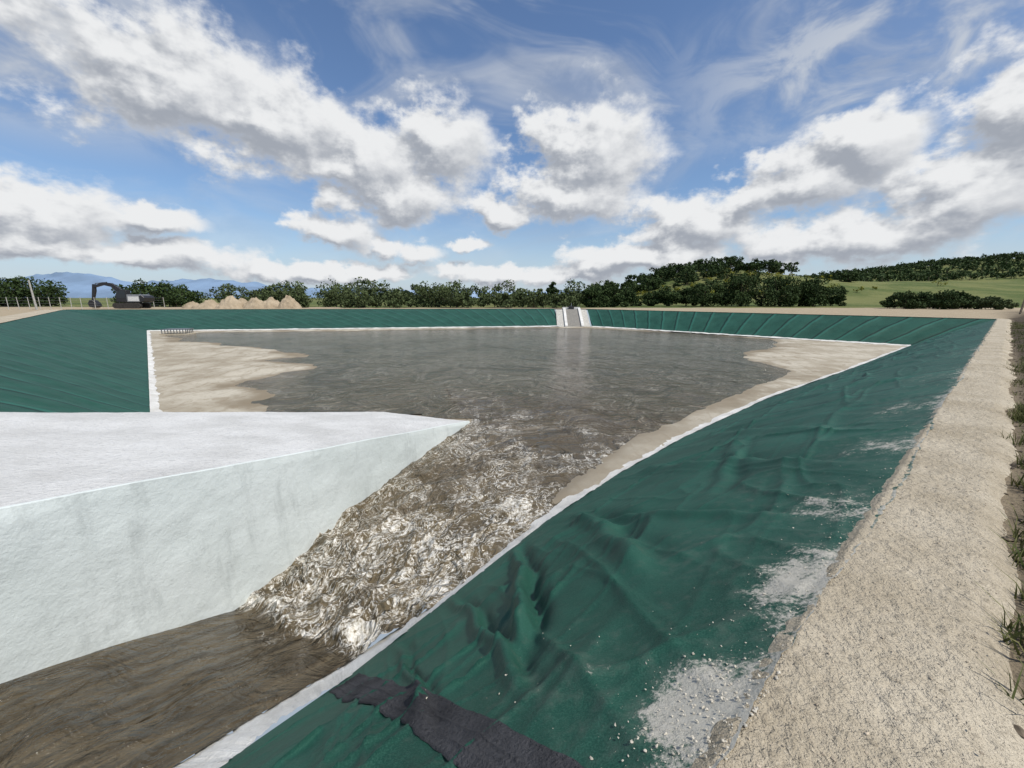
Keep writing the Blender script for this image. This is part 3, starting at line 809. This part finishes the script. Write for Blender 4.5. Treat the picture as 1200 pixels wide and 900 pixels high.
def heap(x,y,r,h,seed):
    n=60;gx=np.linspace(-1.2,1.2,n);X,Y=np.meshgrid(gx,gx,indexing='ij');d=np.hypot(X,Y)
    Z=h*np.clip(1-d+.22*fbm(X*2.5+seed,Y*2.5,4,seed),0,1)**.85
    Z=Z*(1+.2*fbm(X*6,Y*6,4,seed+2))-.12
    grid_obj('soil_heap',np.stack([x+X*r,y+Y*r*.7,Z],-1),M_heap,flip=False)
M_heap=mat_concrete('sandy_soil',(.30,.235,.155),(.43,.35,.245),.7,.6,.4,20)
for u,y,r,h,sd in [(247,67.5,2.6,1.6,1),(272,67.2,2.6,2.1,2),(302,67.5,2.4,1.9,3),(319,68.,2.2,1.9,4),(340,67.6,1.9,2.4,5),(228,68,2.0,1.2,6),(286,68.4,2.2,1.6,7)]: heap(proj(u,y),y,r,h,sd)

M_post=mat_simple('concrete_post',(.36,.35,.32),.9);M_wood=mat_simple('weathered_wood',(.22,.17,.12),.9)
def fence(p0,p1,n,h):
    e=empty('wire_fence');a_=Acc();p0=np.array(p0,float);p1=np.array(p1,float)
    for i in range(n):
        q=p0+(p1-p0)*i/(n-1);j=rt.normal(0,.03,2)
        tube(a_,(q[0],q[1],-.1),(q[0]+j[0],q[1]+j[1],h),.06,.05,0,4)
    o=a_.obj('posts',[M_post]);o.parent=e
    a_=Acc()
    for z in (.4,.8,1.2,h-.1): tube(a_,(*p0,z),(*p1,z),.012,.012,0,4)
    o=a_.obj('wires',[M_galv]);o.parent=e
fence((-92,58),(-64,62),22,1.7);fence((-64,62),(-60,72),8,1.7)
a_=Acc();tube(a_,(-68.5,60,-.1),(-68.7,60,4.1),.13,.09,0,8);a_.obj('utility_pole',[M_post])
a_=Acc();tube(a_,(52.6,43,-.1),(52.9,43,3.5),.09,.06,0,8);tube(a_,(52.4,43,3.0),(53.3,43,3.05),.05,.05,0,4);a_.obj('utility_pole',[M_wood])

# ================================================================== LIGHT + SKY
SUN_DIR=Vector((.50,-.34,.88)).normalized()
el=math.asin(SUN_DIR.z)
sl_=bpy.data.lights.new('sun','SUN');sl_.energy=4.1;sl_.angle=math.radians(.55);sl_.color=(1,.955,.88)
so=link(bpy.data.objects.new('sun',sl_));so.rotation_euler=(-SUN_DIR).to_track_quat('-Z','Y').to_euler()
FLAT[0]=True
wd=bpy.data.worlds.new('World');scene.world=wd;wd.use_nodes=True;nt=wd.node_tree
try: wd.cycles.sampling_method='NONE'
except Exception as ex: print(ex)
bg=nt.nodes['Background'];bg.inputs[1].default_value=.1
sky=N(nt,'ShaderNodeTexSky',sky_type='NISHITA');sky.sun_disc=False;sky.sun_elevation=el
sky.sun_rotation=math.atan2(SUN_DIR.x,SUN_DIR.y);sky.air_density=1.0;sky.dust_density=.6;sky.ozone_density=2.2
gen=N(nt,'ShaderNodeTexCoord').outputs['Generated']
sep=N(nt,'ShaderNodeSeparateXYZ');L(nt,gen,sep.inputs[0])
az=math_(nt,'MULTIPLY',math_(nt,'ARCTAN2',sep.outputs[0],sep.outputs[1]),57.2958)
ee=math_(nt,'MULTIPLY',math_(nt,'ARCSINE',sep.outputs[2]),57.2958)
cq=N(nt,'ShaderNodeCombineXYZ');L(nt,az,cq.inputs[0]);L(nt,ee,cq.inputs[1]);q0=cq.outputs[0]
CL=[(-27,18,11,4.8),(-18,16,8,5),(-9,18.2,6.5,5),(-15,12.3,9,3.6),(-36,20.5,11,5),(9.8,17.6,8.5,5.6),(7,12.5,10,3.4),(-1,10.7,4,1.7),
(-21.6,7.6,4.4,2.5),(-47.6,7.3,8,2.8),(-38.8,8,3.8,1.5),(-42,4.4,12,1.6),(34,12.5,7,4),(28.5,11.2,4,2.6),(22,8.8,8.5,3.4),(38.5,15,5,3),
(36,6.2,13,3),(18,5.0,11,2),(46,9.5,7,4),(49,15,7,4.6),(0,3.0,10,1.4),(10.3,3.4,6,1.6),(-14,5.6,5,1.6),(-5.7,7,3,1.0),(-24,3.2,14,1.3),
(-66,14,9,6),(70,14,10,6),(110,20,22,9),(-120,20,24,9)]
def dens(q,det,Lst,op):
    wn=noise(nt,vmath(nt,'MULTIPLY',q,(1,1.5,1)).outputs[0],.19,det,.58)
    qw=vmath(nt,'MULTIPLY_ADD',vmath(nt,'SUBTRACT',wn.outputs['Color'],(.5,.5,.5)).outputs[0],(6,4,0),q).outputs[0]
    acc=None
    for (a_,b_,ra,rb) in Lst:
        v=vmath(nt,'MULTIPLY_ADD',qw,(1/ra,1/rb,0),(-a_/ra,-b_/rb,0)).outputs[0]
        ln=vmath(nt,'LENGTH',v).outputs['Value']
        acc=ln if acc is None else (math_(nt,'SMOOTH_MIN',acc,ln,.3) if op else math_(nt,'MINIMUM',acc,ln))
    d=math_(nt,'SUBTRACT',1.12,acc)
    d=math_(nt,'ADD',d,math_(nt,'MULTIPLY',math_(nt,'SUBTRACT',wn.outputs[0],.5),1.7))
    return d
d0=dens(q0,6,CL,True)
q1=vmath(nt,'ADD',q0,(.7,1.6,0)).outputs[0]
d1=dens(q1,4,CL[:25],False)
mask=mapr(nt,d0,-.14,.44)
lit=math_(nt,'SUBTRACT',d0,d1)
br=mapr(nt,lit,-.50,.52,0,1)
thin=mapr(nt,d0,.0,.55,.3,0)
br=math_(nt,'ADD',br,thin,clamp=True)
ccol=mix(nt,br,(3.6,3.9,4.45),(8.4,8.5,8.6))
vn1=noise(nt,vmath(nt,'MULTIPLY',q0,(.6,1.6,1)).outputs[0],.055,5,.6,1.2).outputs[0]
veil=mapr(nt,vn1,.40,.72,0,.6)
hi=mapr(nt,ee,12,24,.45,1)
veil=math_(nt,'MULTIPLY',veil,hi)
def blob(a_,b_,ra,rb):
    v=vmath(nt,'MULTIPLY_ADD',q0,(1/ra,1/rb,0),(-a_/ra,-b_/rb,0)).outputs[0]
    return mapr(nt,vmath(nt,'LENGTH',v).outputs['Value'],.2,1.1,1,0)
vn2=noise(nt,vmath(nt,'MULTIPLY',q0,(1,1.8,1)).outputs[0],.11,5,.58,.4).outputs[0]
gb=math_(nt,'MULTIPLY',blob(-46,21,24,9),mapr(nt,vn2,.30,.6,.25,.98))
gb2=math_(nt,'MULTIPLY',blob(42,22,28,10),mapr(nt,vn2,.35,.66,.1,.8))
veil=math_(nt,'MAXIMUM',veil,math_(nt,'MAXIMUM',gb,gb2))
skyc=vmath(nt,'MULTIPLY',sky.outputs[0],(1.02,1.12,1.25)).outputs[0]
s1=mix(nt,veil,skyc,mix(nt,mapr(nt,vn2,.35,.65),(4.0,4.5,5.4),(6.2,6.5,6.9)))
hz=mapr(nt,ee,0,10,.7,0)
s1=mix(nt,hz,s1,(5.2,6.2,7.4))
s2=mix(nt,mask,s1,ccol)
L(nt,s2,bg.inputs[0])

# ================================================================== CAMERA
cd=bpy.data.cameras.new('camera');cd.sensor_width=36;cd.sensor_fit='HORIZONTAL';cd.lens=14.4;cd.clip_start=.05;cd.clip_end=20000
co=link(bpy.data.objects.new('camera',cd));co.location=(0,0,1.6);co.rotation_euler=(math.radians(90-11.88),0,0)
scene.camera=co
scene.view_settings.view_transform='Standard';scene.view_settings.look='None';scene.view_settings.exposure=0
